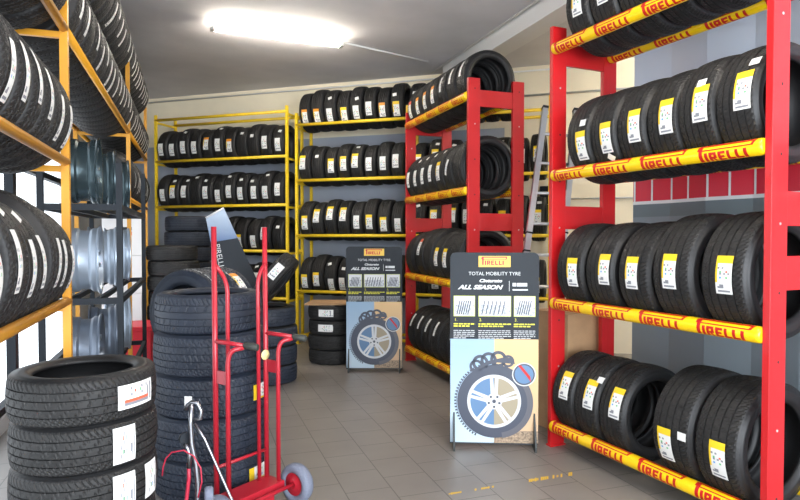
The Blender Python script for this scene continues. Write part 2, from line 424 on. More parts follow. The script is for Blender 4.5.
def red_row(M, lv, items, rackname, L):
    n = len(items)
    for i, it in enumerate(items):
        kind, t, sts = it[:3]; yaw = it[3] if len(it) > 3 else 0
        R = TY[kind][1]; z = rest(R, RAILZ[lv])
        MM = M @ Matrix.Translation((t, (YF + YR) / 2, z)) @ Matrix.Rotation(yaw, 4, 'Z')
        where = 'nearest the camera' if i == n - 1 else ('at the far end' if i == 0 else ORD[i] + ' from far end')
        desc = {'wide': 'broad black tyre', 'wide2': 'broad black tyre'}.get(kind, 'black tyre')
        put_tyre(kind, MM, '%s %s, %s shelf of the %s' % (desc, where, SHELFN[lv], rackname),
                 'tyres on the %s shelf of the %s' % (SHELFN[lv], rackname), sts, roll=random.uniform(0, .1))
T = 'tall'
red_row(M_R, 3, [('mid', .255, [(T, .02, .02)]), ('mid', .49, [(T, .02, .02)]), ('mid', .725, [(T, .05, .02)]), ('mid', .96, [(T, 0, .02)]),
                 ('mid', 1.19, [(T, 0, .02)]), ('mid2', 1.425, [(T, 0, .02)])], 'right red rack', L_R)
red_row(M_R, 2, [('mid3', .275, [(T, -.22, .045), ('tag', .28, .06)]), ('mid', .51, [(T, -.15, .04), ('tag', -.58, .05, .7)]), ('mid', .745, [(T, -.03, .04)]), ('mid', .98, [(T, .02, .04)]),
                 ('mid2', 1.208, [(T, .08, .04), ('tag', .45, .03)]), ('mid2', 1.44, [(T, .14, .05), ('tag', .62, .08)])], 'right red rack', L_R)
red_row(M_R, 1, [('wide2', .19, [(T, -.05, .04)], .08), ('wide2', .50, [(T, .06, .06)]), ('wide2', .79, [(T, .03, .0)]), ('wide', 1.08, [(T, .03, .0)]), ('wide', 1.40, [(T, .03, .02)])], 'right red rack', L_R)
red_row(M_R, 0, [('mid', .135, [(T, .34, .03)]), ('mid', .37, [(T, .32, .04), ('tag', .68, .09)]), ('mid3', .605, [(T, .32, .04)]), ('wide', 1.09, [(T, -.22, -.03), ('tag', .02, .09)]), ('wide', 1.375, [(T, -.15, .02)])], 'right red rack', L_R)
rn = 'middle red rack'
red_row(M_M, 3, [('low', .13, [('red', -.1, 0)]), ('low', .37, [('orange', -.1, 0)]), ('low', .60, [('orange', -.05, 0)]), ('low', .83, [('orange', .0, 0)]), ('low', 1.06, [('strip', .2, 0)]),
                 ('low', 1.30, [('strip', .3, 0)]), ('low', 1.55, [('strip', .35, .0)])], rn, L_M)
red_row(M_M, 2, [('mid', .13, [('white', 0, 0)]), ('mid', .36, [('white', 0, 0), ('tag', .7, .0)]), ('mid', .59, [('white', .02, 0), ('tag', .72, .0)]), ('mid', .82, [('white', .05, 0), ('tag', .75, .0)]), ('mid', 1.05, [(T, .05, 0), ('tag', .8, 0)]),
                 ('mid', 1.28, [('strip', .1, 0, .2)]), ('mid2', 1.53, [])], rn, L_M)
red_row(M_M, 1, [('mid', .13, []), ('wide2', .50, [('red', .35, 0)]), ('wide2', .76, []), ('mid', 1.0, [(T, .1, 0)]), ('mid', 1.23, [(T, .08, 0)]), ('wide2', 1.49, [])], rn, L_M)
red_row(M_M, 0, [('mid', .20, [('strip', .5, 0)]), ('mid', .44, [('strip', .5, 0)]), ('mid', .68, [('strip', .5, .0)]), ('mid2', .95, [('strip', .45, 0)]), ('mid2', 1.2, [])], rn, L_M)

# ------------------------------------------------------------------ slim yellow racks
YG = 0.44; YRR = 0.02
def slim_rack(M, bays, depth, height, levels, label, mt, top_extra=None, skip=()):
    """bays = x positions of the posts; levels = rail heights per bay"""
    t = thing('slim_tyre_rack', label, 'rack', M)
    for i, x in enumerate(bays):
        for y in (0.0, depth):
            mb = MB(); mb.box(x - .018, y - .018 + (.0), 0, x + .018, y + .018, height)
            for k in range(int(height / .12)): mb.tube([(x, y - .0185, .1 + k * .12), (x, y - .0178, .1 + k * .12)], .004, 6, 1)
            mb.box(x - .035, y - .035, 0, x + .035, y + .035, .006)
            mb.build('upright', [mt, hole], t)
        for z in sorted(set(z for lv in levels for z in lv)):
            mb = MB(); mb.box(x - .012, .018, z - .05, x + .012, depth - .018, z - .02); mb.build('side_brace', mt, t)
    for i in range(len(bays) - 1):
        for z in levels[i]:
            for y in (0.0, depth):
                yy = y
                mb = MB(); mb.tube([(bays[i] - .01, yy, z), (bays[i + 1] + .01, yy, z)], .022, 12)
                mb.build('rail', mt, t)
    return t
SD = .46
def srest(R, z): return z + sqrt((R + .022) ** 2 - (SD / 2) ** 2) + .004
def slim_row(M, z, xs, shelf, rack, side, pick=('small', 'small2', 'small3'), sts=None, reverse=False):
    n = len(xs)
    for i, x in enumerate(xs):
        k = pick[(i * 7 + int(z * 10)) % len(pick)]; R = TY[k][1]
        MM = M @ Matrix.Translation((x, SD / 2, srest(R, z))) @ Matrix.Rotation(random.uniform(-.008, .008), 4, 'Z')
        if sts: st = sts(i)
        else: st = []
        put_tyre(k, MM, 'black tyre %s from %s, %s shelf, %s' % (ORD[i], side, shelf, rack), 'tyres on the %s shelf of the %s' % (shelf, rack), st, roll=random.uniform(0, .3))
def xs(a, b, step): 
    n = int((b - a) / step + .2); return [a + (b - a) * (i + .5) / n for i in range(n)]
rnd = random.Random(5)
def st_mix(ykind, hi=.0, spread=.15, tags=.4, miss=.1):
    def f(i):
        if rnd.random() < miss: return [('tag', rnd.uniform(.2, .8), 0)]
        o = [(rnd.choice(ykind), hi + rnd.uniform(-spread, spread), rnd.uniform(-.02, .02))]
        if rnd.random() < tags: o.append(('tag', hi + rnd.uniform(.55, .9), rnd.uniform(-.03, .03), rnd.uniform(-.4, .4)))
        return o
    return f
AB = -WA - PSI                                     # heading of the back racks
zM = 8.60; M_B = frame(-1.476, 8.60, AB)
LV_M = [.13, .76, 1.555, 2.34, 3.13]
slim_rack(M_B, [0, 1.66, 3.52], SD, 3.30, [LV_M, LV_M], 'yellow steel tyre rack across the back wall behind the farther display board', yrack)
rk = 'yellow rack behind farther display board'
slim_row(M_B, 3.13, xs(.04, 1.62, .195) + [1.78, 1.97, 2.16, 2.36, 2.56, 2.76, 2.96], 'top', rk, 'left', sts=st_mix(['white', 'tall', 'orange'], -.3, .12, .25))
slim_row(M_B, 2.34, xs(.04, 1.62, .195) + xs(1.72, 3.48, .20), 'second highest', rk, 'left', sts=st_mix(['tall', 'tall', 'white'], .0, .12, .5))
slim_row(M_B, 1.555, xs(.04, 1.62, .195) + xs(1.72, 3.48, .20), 'third highest', rk, 'left', sts=st_mix(['tall', 'tall', 'white'], .0, .35, .5))
slim_row(M_B, .76, xs(.04, 1.62, .195) + xs(1.72, 3.48, .20), 'low', rk, 'left', sts=st_mix(['tall', 'white'], -.2, .2, .5))
M_L = frame(-3.79 , 9.355, AB)
LV_L = [.64, 1.33, 2.0, 2.70, 3.34]; LL = 2.28
slim_rack(M_L, [0, LL], SD, 3.42, [LV_L], 'yellow steel tyre rack on the back wall, left of the wider one', yrack)
rk = 'left yellow rack on back wall'
slim_row(M_L, 2.70, xs(.04, LL - .04, .19), 'second highest', rk, 'left', sts=st_mix(['white', 'orange', 'white'], .0, .15, .35))
slim_row(M_L, 2.0, xs(.04, LL - .04, .19), 'middle', rk, 'left', sts=st_mix(['white', 'white', 'tall'], .0, .2, .4))
slim_row(M_L, 1.33, xs(1.0, LL - .04, .19), 'second lowest', rk, 'left', sts=st_mix(['white', 'tall'], .0, .25, .4))
slim_row(M_L, .64, xs(1.3, LL - .04, .19), 'lowest', rk, 'left', sts=st_mix(['white', 'tall'], .0, .25, .4))
# left rack: runs along the glazing, local x = away from the camera
M_S = Matrix.Translation((-.592, 0, 0)) @ Matrix.Rotation(pi / 2, 4, 'Z')
slim_rack(M_S, [.25, 3.35, 6.45, 8.75], SD, 3.45, [[1.228, 1.916, 2.57], [2.57], [1.916, 2.57]], 'orange-yellow steel tyre rack along the left windows', orack)
rk = 'left window rack'
lst = st_mix(['long', 'strip', 'strip'], .0, .12, .15, .05)
slim_row(M_S, 1.228, xs(1.75, 3.30, .19), 'chest-high', 'near bay of ' + rk, 'camera', sts=st_mix(['long'], .0, .12, .3, 0))
slim_row(M_S, 1.916, xs(1.75, 3.30, .19), 'eye-level', 'near bay of ' + rk, 'camera', pick=('small2',), sts=st_mix(['long'], .0, .22, .1, 0))
slim_row(M_S, 2.57, xs(2.2, 3.28, .19), 'overhead', 'near bay of ' + rk, 'camera', sts=lst)
slim_row(M_S, 2.57, xs(3.42, 6.40, .195), 'overhead', 'middle bay of ' + rk, 'camera', pick=('small',), sts=st_mix(['strip', 'long', 'strip'], -.25, .3, .3, .05))
slim_row(M_S, 2.57 + .586, xs(3.42, 6.40, .195), 'topmost', 'middle bay of ' + rk, 'camera', pick=('small',), sts=st_mix(['strip', 'long', 'strip'], -.25, .3, .3, .05))
slim_row(M_S, 2.57 + .586, xs(6.52, 8.6, .19), 'topmost', 'far bay of ' + rk, 'camera', pick=('small',), sts=st_mix(['strip'], -.3, .1, .15, 0))
slim_row(M_S, 2.57, xs(6.52, 8.6, .19), 'overhead', 'far bay of ' + rk, 'camera', pick=('small',), sts=st_mix(['strip'], -.3, .1, .15, 0))
slim_row(M_S, 1.916, xs(6.52, 8.6, .19), 'eye-level', 'far bay of ' + rk, 'camera', sts=st_mix(['strip'], -.1, .1, .15, 0))

# ------------------------------------------------------------------ black wheel rack with rims
bt = thing('wheel_rack', 'black metal rack holding bare wheel rims beside the left windows', 'rack', Matrix.Translation((0, 0, 0)))
BX0, BX1, BY0, BY1 = -.90, -.45, 4.28, 6.28
for x in (BX0, BX1):
    for y in (BY0, BY1):
        mb = MB(); mb.box(x - .018, y - .018, 0, x + .018, y + .018, 2.02 if y == BY0 else 2.15); mb.build('upright', black_metal, bt)
for z in (.52, 1.13, 1.735):
    for y in (BY0, BY1): mb = MB(); mb.box(BX0 + .018, y - .015, z - .02, BX1 - .018, y + .015, z + .02); mb.build('cross_bar', black_metal, bt)
    for x in (BX0, BX1, ): mb = MB(); mb.box(x - .015, BY0 + .018, z - .02, x + .015, BY1 - .018, z + .02); mb.build('side_bar', black_metal, bt)
    for x in (-.76, -.585): mb = MB(); mb.box(x - .012, BY0 + .015, z - .018, x + .012, BY1 - .015, z + .018); mb.build('shelf_bar', black_metal, bt)
def rim_parts(R, wd):
    """wheel rim spun about X, its outer face towards +X"""
    h = wd / 2
    prof = [(-h, R), (-h + .009, R), (-h + .012, R - .004), (-h + .018, R - .015), (-h + .055, R - .017), (-h + .060, R - .018), (-h + .075, R - .032), (-h + .08, R - .033), (h * .30, R - .033), (h * .35, R - .032), (h * .5, R - .018), (h * .55, R - .016), (h - .02, R - .014), (h - .013, R - .004), (h - .010, R), (h, R),
            (h - .004, R - .012), (h - .03, R - .024), (h * .5, R - .028), (h * .3, R - .043), (-h + .07, R - .043), (-h + .045, R - .026), (-h + .006, R - .014)]
    mb = MB(); mb.lathe(prof, 96); barrel = mb
    sp = MB()
    for k in range(10):
        a = 2 * pi * (k // 2) / 5 + (.13 if k % 2 else -.13); a2 = 2 * pi * (k // 2) / 5 + (.24 if k % 2 else -.24)
        c = lambda r, an, x: (x, r * cos(an), r * sin(an))
        w1 = .016; p = []
        for (r, an, wv) in ((.045, a, .35), (R - .03, a2, .06)):
            p.append((r, an - wv)); p.append((r, an + wv))
        pts = [c(p[0][0], p[0][1], h - .045), c(p[2][0], p[2][1], h - .02), c(p[3][0], p[3][1], h - .02), c(p[1][0], p[1][1], h - .045)]
        sp.prism(pts, (-.022, 0, 0))
    sp.lathe([(h - .075, .0001), (h - .075, .065), (h - .05, .07), (h - .035, .05), (h - .032, .0001)], 24, closed=False)
    return barrel, sp
b_, s_ = rim_parts(.235, .20)
def crisp(me):
    me.set_sharp_from_angle(angle=R_(28)); return me
RIMS = [(crisp(b_.mesh('rim_barrel_dark', darkrim)), s_.mesh('rim_face_silver', silver)), (crisp(b_.mesh('rim_barrel_silver', silver)), s_.mesh('rim_face_silver_b', silver)), (crisp(b_.mesh('rim_barrel_grey', mat('grey_rim', (.16, .19, .24), .35, .6))), s_.mesh('rim_face_grey', silver))]
shelfname = {1.735: 'top', 1.13: 'middle', .52: 'bottom'}
for z, ks in ((1.735, (0, 0, 0)), (1.13, (1, 1, 1)), (.52, (2, 2, 1))):
    for i, y in enumerate((4.60, 5.20, 5.85)):
        bme, sme = RIMS[ks[i]]; cn = ['dark blue-grey', 'silver', 'polished grey'][ks[i]]
        o = bpy.data.objects.new('alloy_wheel', bme); COL.objects.link(o)
        o.matrix_world = Matrix.Translation((-.70 + .03 * i, y, z + .018 + .238)) @ Matrix.Rotation(R_(3 + 3 * i), 4, 'Z') @ Matrix.Rotation(.4 * i, 4, 'X')
        tag(o, '%s bare wheel rim, %s from camera, %s shelf of the black rack' % (cn, ORD[i], shelfname[z]), 'wheel', 'wheel rims on the black rack')
        s = bpy.data.objects.new('spokes', sme); COL.objects.link(s); s.parent = o
        if ks[i] == 0: tag(s, 'silver spoked wheel face')

# ------------------------------------------------------------------ stacks of tyres on the floor
def stack(u, z, kinds, names, group, base=0.0, jit=.012, sts={}, mind=None):
    zz = base + .001; n = len(kinds)
    for i, k in enumerate(kinds):
        me, R, wd = TY[k]; x, y = W(u, z); rr = random.Random(int(u * 100) + i)
        x += rr.uniform(-jit, jit); y += rr.uniform(-jit, jit)
        M = Matrix.Translation((x, y, zz + wd / 2)) @ Matrix.Rotation(rr.uniform(-.3, .3) if i not in sts else 0, 4, 'Z') @ Matrix.Rotation(-pi / 2, 4, 'Y')
        pos = 'topmost of' if i == n - 1 else ('bottom one of' if i == 0 else ORD[n - 1 - i] + ' from the top in')
        nm = names
        put_tyre(k, M, 'black tyre %s the %s' % (pos, nm), group, sts.get(i, ()), roll=rr.uniform(0, 6))
        zz += wd + .0015
    return zz
# foreground stack; label angle is measured round from the side facing -Y
stack(-1.384, 2.62, ['stack'] * 5, 'left foreground stack', 'tyres stacked in the left foreground', jit=.008,
      sts={4: [('wide', -.90, .0)], 3: [('wrap', -.66, 0, 0)], 2: [('wrap', -.66, .0), ('wrap', -1.2, 0)], 1: []})
stack(-1.18, 3.73, ['suv'] * 4 + ['mid2b'], 'tall stack behind the hand truck', 'tyres stacked behind the hand truck', jit=.012,
      sts={2: [('tag', .42, .0), ('tall', -1.0, 0)], 0: [('tall', -.9, 0)]})
stack(-1.47, 4.71, ['old'] * 3 , 'short stack under the upright tyre', 'tyres stacked behind the tallest blue-grey stack')
stack(-2.06, 7.3, ['small3'] * 6, 'mid-shop stack behind the leaning board', 'tyres stacked in the middle of the shop', sts={5: [('orange', .55, 0)]})
stack(-1.42, 6.42, ['old'] * 4, 'low stack just right of the hand truck', 'tyres stacked right of the hand truck', sts={3: [('tag', .6, 0)]})
stack(-2.76, 7.3, ['small3'] * 8, 'stack in front of left back rack', 'tyres stacked in front of the left back rack')
stack(-2.86, 8.12, ['old'] * 9, 'tallest stack near left back rack', 'tyres stacked against the left back rack')
ztop = stack(-.83, 7.42, ['mid'] * 4 if False else ['small3'] * 4, 'stack beside farther display board', 'tyres stacked beside the farther display board', sts={3: [('white', .5, 0)], 2: [('white', .55, 0), ('tag', .3, 0)], 1: [('tag', -.6, 0)], 0: [('tag', -.45, 0)]})
x, y = W(-.83, 7.42)
mb = MB(); 
for i, (a, b) in enumerate(((0, 0),)):
    mb.prism([(-.32, -.26, 0), (.30, -.24, 0), (.33, .0, 0), (.28, .25, 0), (-.30, .27, 0)], (0, 0, .012))
    mb.prism([(.05, -.30, .013), (.33, -.26, .013), (.31, .1, .013), (.02, .05, .013)], (0, 0, .008))
o = mb.build('cardboard_sheet', card); o.matrix_world = Matrix.Translation((x, y, ztop + .001)) @ Matrix.Rotation(-PSI, 4, 'Z')
tag(o, 'brown cardboard sheet lying on the stack beside the farther display board', 'cardboard')
# upright tyre on the hidden stack
Rn = TY['suv'][1]; b0 = 3 * .2015 + .004; x0, y0 = W(-1.585, 4.60); ax = Vector((cos(R_(50)), sin(R_(50))))
for k, nm in enumerate(('nearer one with its opening in view', 'the one farther back')):
    put_tyre('suv', Matrix.Translation((x0 + ax.x * .25 * k, y0 + ax.y * .25 * k, b0 + Rn + .004)) @ Matrix.Rotation(R_(50), 4, 'Z'),
         'upright blue-grey tyre behind hand truck stack, ' + nm, 'upright tyres behind the hand truck stack', [[], [('tag', .2, .02), ('orange', .75, -.02)]][k])
# tyre lying tilted on the low stack
x, y = W(-1.33, 6.42); b0 = 4 * .2015 + .003
put_tyre('small3', Matrix.Translation((x, y, b0 + .29)) @ Matrix.Rotation(R_(-22), 4, 'Z') @ Matrix.Rotation(R_(38), 4, 'Y'),
         'black tyre tilted on top of the low stack right of the hand truck', 'tyres stacked right of the hand truck', [('white', .4, 0)])

# leaning black and blue board
t = thing('leaning_display_board', 'black display board with blue top leaning behind the stacked tyres', 'display board', None)
def UZ(px, py, z): x, y = W((px - 400) / 600 * z, z); return Vector((x, y, CAMH + (236 - py) / 600 * z))
c = [UZ(206, 218, 6.75), UZ(224, 208, 6.78), UZ(264, 296, 6.80), UZ(222, 300, 6.70)]
n = (c[1] - c[0]).cross(c[2] - c[1]).normalized(); n = n if n.y > 0 else -n
mid1 = c[0].lerp(c[3], .30); mid2 = c[1].lerp(c[2], .34)
mb = MB(); mb.prism([c[0], mid1, mid2, c[1]], n * .012); mb.build('blue_print', mat_poster('blue_sky_print', (.06, .13, .30), (.5, .6, .72), 2, 1.45, 1.8), t)
mb = MB(); mb.prism([mid1, c[3], c[2], mid2], n * .012); mb.build('black_board', panel_dark, t)
mb = MB(); mb.tube([c[0] - n * .004, c[1] - n * .004], .010, 8); mb.build('top_rail', white_card, t)
ex = (c[3] - mid1).normalized(); ey = n.cross(ex) ; ey = ey if ey.dot(c[2] - c[3]) > 0 else -ey
Mt = Matrix((( ex.x, ey.x, -n.x, 0), (ex.y, ey.y, -n.y, 0), (ex.z, ey.z, -n.z, 0), (0, 0, 0, 1)))
Mt.translation = mid1 + ex * .03 + ey * .035 - n * .004
textmesh('PIRELLI', .085, Mt, txt_white, 'lettering', t, align='LEFT')

# ------------------------------------------------------------------ display boards
DW, DH = .64, 1.40
blue_pr = mat_poster('winter_print', (.50, .62, .72), (.28, .42, .58), 2, .12, .75)
peach_pr = mat_poster('summer_print', (.62, .42, .26), (.72, .48, .22), 2, .12, .75)
tyre_pr = mat('printed_tyre', (.05, .06, .09), .35); tyre_pr2 = mat('printed_tyre_light', (.10, .10, .12), .35)
rim_w = mat('printed_rim', (.62, .64, .66), .35); rim_d = mat('printed_rim_gap_blue', (.10, .20, .36), .35); rim_d2 = mat('printed_rim_gap_tan', (.34, .29, .20), .35)
pic_m = mat('printed_photo', (.45, .48, .52), .4, noise=.5, nscale=60)
pic_edge = mat('print_lime', (.62, .68, .15), .5); ground_pr = mat('printed_ground', (.30, .22, .15), .4, noise=.6, nscale=60)
yellow_lab = mat('print_brand_yellow', (.85, .55, .05), .4)
def disc(mb, cx, cz, r0, r1, y, m=0, a0=0, a1=2 * pi, n=64, bump=0):
    for k in range(n):
        a = a0 + (a1 - a0) * k / n; b = a0 + (a1 - a0) * (k + 1) / n; R1 = r1 + (bump if k % 2 else 0)
        p = [(cx + r0 * cos(a), y, cz + r0 * sin(a)), (cx + R1 * cos(a), y, cz + R1 * sin(a)), (cx + R1 * cos(b), y, cz + R1 * sin(b)), (cx + r0 * cos(b), y, cz + r0 * sin(b))]
        if r0 < 1e-6: p = p[1:3] + [(cx, y, cz)]
        mb.poly(p, m)
def display(M, label):
    t = thing('display_board', label, 'display board', M)
    x0, x1 = -DW / 2, DW / 2
    # board with rounded top corners; local -Y is the front, front surface at y = 0
    out = [(x0, .0), (x1, .0)]
    r = .04
    for k in range(7): a = k / 6 * pi / 2; out.append((x1 - r + r * cos(a), DH - r + r * sin(a)))
    for k in range(7): a = pi / 2 + k / 6 * pi / 2; out.append((x0 + r + r * cos(a), DH - r + r * sin(a)))
    mb = MB(); mb.prism([(p[0], 0, p[1] + .03) for p in out], (0, .018, 0)); mb.build('board', panel_dark, t)
    def rect(mb, a, b, c_, d, y, m=0): mb.poly([(a, y, b), (c_, y, b), (c_, y, d), (a, y, d)], m)
    PH = .80 * 1.0
    mb = MB(); rect(mb, x0 + .002, .04, 0, PH, -.001); mb.build('winter_print', blue_pr, t)
    mb = MB(); rect(mb, 0, .04, x1 - .002, PH, -.001); rect(mb, 0, .04, x1 - .002, .13, -.0014, 1); mb.build('summer_print', [peach_pr, ground_pr], t)
    # wheel artwork
    cx, cz = .0, .345; mb = MB()
    disc(mb, cx, cz, .195, .268, -.002, 0, n=72); disc(mb, cx - .004, cz, .268, .272, -.0021, 0, pi * .55, pi * 1.35, 60, .014)
    disc(mb, cx + .02, cz - .01, .22, .262, -.0022, 1, -pi * .45, pi * .35, 40)
    for (xx, zz, rr) in ((-.13, .275, .05), (-.10, .30, .06), (-.04, .32, .06), (.03, .33, .06), (.10, .315, .045)):
        disc(mb, cx + xx, cz + zz - .02, rr * .62, rr * 1.0, -.0024, 0, 0, 2 * pi, 20)
    mb.poly([(-.16, -.0026, .57), (-.05, -.0026, .64), (.08, -.0026, .67), (.14, -.0026, .66), (.15, -.0026, .62), (.02, -.0026, .63), (-.08, -.0026, .60), (-.15, -.0026, .55)], 0)
    wp = mb.build('printed_tyre', [tyre_pr, tyre_pr2], t)
    mb = MB(); disc(mb, cx, cz, 0, .175, -.0026, 1, pi / 2, 3 * pi / 2); disc(mb, cx, cz, 0, .175, -.0026, 2, -pi / 2, pi / 2); disc(mb, cx, cz, .172, .195, -.0028, 0)
    for k in range(5):
        a = pi / 2 + k * 2 * pi / 5
        for da in (-.07, .07):
            d = Vector((cos(a + da), 0, sin(a + da))); nn = Vector((-sin(a), 0, cos(a)))
            c0 = Vector((cx, -.0030, cz)) + Vector((cos(a), 0, sin(a))) * .03 + nn * da * .15; c1 = Vector((cx, -.0030, cz)) + Vector((cos(a + da * 1.6), 0, sin(a + da * 1.6))) * .18
            mb.poly([c0 - nn * .013, c1 - nn * .011, c1 + nn * .011, c0 + nn * .013], 0)
    disc(mb, cx, cz, 0, .058, -.0034, 0, n=24); disc(mb, cx, cz, 0, .014, -.0038, 3, n=16)
    for k in range(5): a = pi / 2 + k * 2 * pi / 5 + pi / 5; disc(mb, cx + .040 * cos(a), cz + .040 * sin(a), 0, .009, -.0038, 3, n=10)
    mb.build('printed_rim', [rim_w, rim_d, rim_d2, tyre_pr], t)
    mb = MB(); disc(mb, .215, .545, 0, .078, -.0042, 0, n=36); disc(mb, .215, .545, .078, .086, -.0044, 1, n=36); disc(mb, .215, .545, .068, .078, -.0045, 2, n=36)
    mb.poly([(.17, -.0046, .61), (.195, -.0046, .61), (.26, -.0046, .53), (.265, -.0046, .49), (.235, -.0046, .53)], 3)
    mb.build('printed_magnifier', [rim_d, rim_w, tyre_pr, redink], t)
    # head
    mb = MB(); rect(mb, -.115, DH - .075, .115, DH + .005, -.0012, 0)
    for q in LOGO:
        mb.poly([(-.095 + p[0] * .19, -.002, DH - .06 + p[1] * .19) for p in q], 1)
    mb.build('brand_label', [yellow_lab, redink], t)
    def T3(x, z): return Matrix.Translation((x, -.002, z)) @ Matrix.Rotation(pi / 2, 4, 'X')
    textmesh('TOTAL MOBILITY TYRE', .036, T3(0, DH - .135), txt_white, 'headline', t)
    textmesh('Cinturato', .032, T3(-.03, DH - .185), txt_white, 'headline', t, shear=.3, align='CENTER', wide=1.3, bold=.0012)
    textmesh('ALL SEASON', .042, T3(-.105, DH - .236), txt_white, 'headline', t, shear=.35, wide=1.32, bold=.0018)
    mb = MB(); rect(mb, .105, DH - .25, .108, DH - .175, -.0012)
    rect(mb, .13, DH - .215, .155, DH - .19, -.0012); rect(mb, .16, DH - .215, .235, DH - .19, -.0012); rect(mb, .13, DH - .245, .24, DH - .235, -.0012)
    mb.build('side_mark', txt_white, t)
    for i, (a, b) in enumerate(((-.295, -.14), (-.115, .12), (.14, .295))):
        mb = MB(); rect(mb, a, .965, b, 1.115, -.0012, 0); rect(mb, a + .004, .969, b - .004, 1.111, -.0016, 1)
        rect(mb, a + .006, 1.05, b - .006, 1.109, -.0019, 2)
        for k in range(6):
            xx = a + .02 + (b - a - .06) * k / 6; mb.poly([(xx, -.002, .98), (xx + .008, -.002, .98), (xx + .03, -.002, 1.08), (xx + .022, -.002, 1.08)], 3)
        mb.build('picture', [pic_edge, pic_m, txt_white if i == 1 else rim_w, tyre_pr], t)
        textmesh('%d.' % (i + 1), .03, T3(a + .005, .93), txt_yellow, 'picture_number', t, align='LEFT')
        mb = MB(); rr = random.Random(i)
        for k in range(2):
            x = a
            while x < b - (.05 if k else 0): ww = rr.uniform(.012, .035); rect(mb, x, .905 - k * .016, min(x + ww, b), .914 - k * .016, -.0012, 1); x += ww + .006
        for k in range(5):
            x = a
            while x < b - (.06 if k == 4 else .0): ww = rr.uniform(.012, .035); rect(mb, x, .858 - k * .0135, min(x + ww, b), .864 - k * .0135, -.0012, 0); x += ww + .005
        mb.build('caption_text', [mat('print_grey', (.5, .52, .54), .5), txt_yellow], t)
    for sx in (-1, 1):
        mb = MB(); xx = sx * (DW / 2 - .035)
        mb.prism([(xx, -.085, 0), (xx, -.085, .035), (xx, -.001, .26), (xx, -.001, 0)], (.012 * sx, 0, 0)); mb.build('foot', foam, t)
        mb = MB(); mb.prism([(xx, .019, 0), (xx, .019, .30), (xx, .22, .03), (xx, .22, 0)], (.012 * sx, 0, 0)); mb.build('back_strut', foam, t)
    return t
display(frame(.686, 4.35, -PSI - math.atan(-.0) - .06), 'tall printed display board standing nearest, in front of the middle red rack')
display(frame(-.295, 6.83, -PSI - .02), 'tall printed display board farther away, against the yellow back rack')

# ------------------------------------------------------------------ hand truck
A_T = math.atan2(.5716, .819)
t = thing('hand_truck', 'red tubular hand truck with black grips and grey wheels', 'hand truck', frame(-.990, 3.21, A_T))
TW_ = .353
def arc(p0, p1, p2, n=6):
    p0, p1, p2 = Vector(p0), Vector(p1), Vector(p2); return [(p0 * (1 - s) ** 2 + p1 * 2 * s * (1 - s) + p2 * s ** 2) for s in [k / n for k in range(n + 1)]]
for x, inx in ((0, .075), (TW_, TW_ - .065)):
    mb = MB(); mb.tube([(x, 0, .12), (x, .01, 1.60)], .0145, 12); mb.build('upright_tube', truck_red, t)
    d = 1 if inx > x else -1
    mb = MB(); mb.tube([(x + d * .006, 0, 1.39)] + arc((x + d * .03, 0, 1.36), (inx, 0, 1.31), (inx, -.005, 1.25)) + [(inx, -.01, .12)], .0115, 12); mb.build('inner_tube', truck_red, t)
    mb = MB(); mb.tube([(x, -.10, .12), (x, -.10, .84)] + arc((x, -.10, .86), (x, -.10, .94), (x + .03, -.125, .95)) + [(x + .065, -.15, .957)], .0125, 12); mb.build('side_tube', truck_red, t)
    mb = MB(); mb.tube([(x, 0, .985), (x + .04, -.09, .975), (x + .075, -.155, .965)], .0125, 12); mb.build('handle_arm', truck_red, t)
    mb = MB(); mb.tube([(x + .068, -.145, .967), (x + .071, -.149, .967), (x + .105, -.214, .958), (x + .107, -.218, .958)], [.014, .019, .019, .014], 14); mb.build('grip', grip, t)
    mb = MB(); mb.box(x - .004, -.10, .76, x + .004, 0, .83); mb.build('gusset', truck_red, t)
for z in (.30,):
    mb = MB(); mb.tube([(0, .0, z), (TW_, .0, z)], .009, 10) if z < .5 else mb.tube([(0, .012, z), (TW_, .012, z)], .006, 8); mb.build('cross_tube', truck_red, t)
mb = MB(); mb.box(-.02, -.13, .09, TW_ + .02, .02, .14); mb.build('base_frame', truck_red, t, .004)
mb = MB(); mb.box(.10, -.30, .004, TW_ - .06, -.10, .012); mb.box(.10, -.13, .004, TW_ - .06, -.12, .10); mb.build('toe_plate', truck_red, t, .002)
mb = MB(); mb.tube([(-.14, -.17, .115), (TW_ + .10, -.17, .115)], .011, 12); mb.build('axle', truck_red, t)
for xx in (-.11, TW_ + .075):
    Mw = Matrix.Translation((xx, -.17, .115))
    mb = MB(); mb.lathe([(-.028, .066), (-.036, .085), (-.030, .106), (-.012, .114), (.012, .114), (.030, .106), (.036, .085), (.028, .066)], 40, 0, Mw)
    wh = mb.build('wheel', wheel_grey, t)
    mb = MB(); mb.lathe([(-.028, .068), (-.012, .05), (-.034, .028), (-.034, .011), (.034, .011), (.034, .028), (.012, .05), (.028, .068)], 28, 0, Mw); mb.build('hub', truck_red, wh)
mb = MB(); mb.tube([(TW_, -.145, .70), (TW_, -.15, .70)], .001, 6)
mb = MB(); Ms = Matrix.Translation((TW_ - .02, -.014, .86)) @ Matrix.Rotation(pi / 2, 4, 'Z'); mb.lathe([(-.002, .0001), (-.002, .03), (.002, .03), (.002, .0001)], 20, 0, Ms, False); tag(mb.build('round_sticker', mat('pale_yellow', (.75, .65, .3), .5), t), 'small pale yellow round sticker')

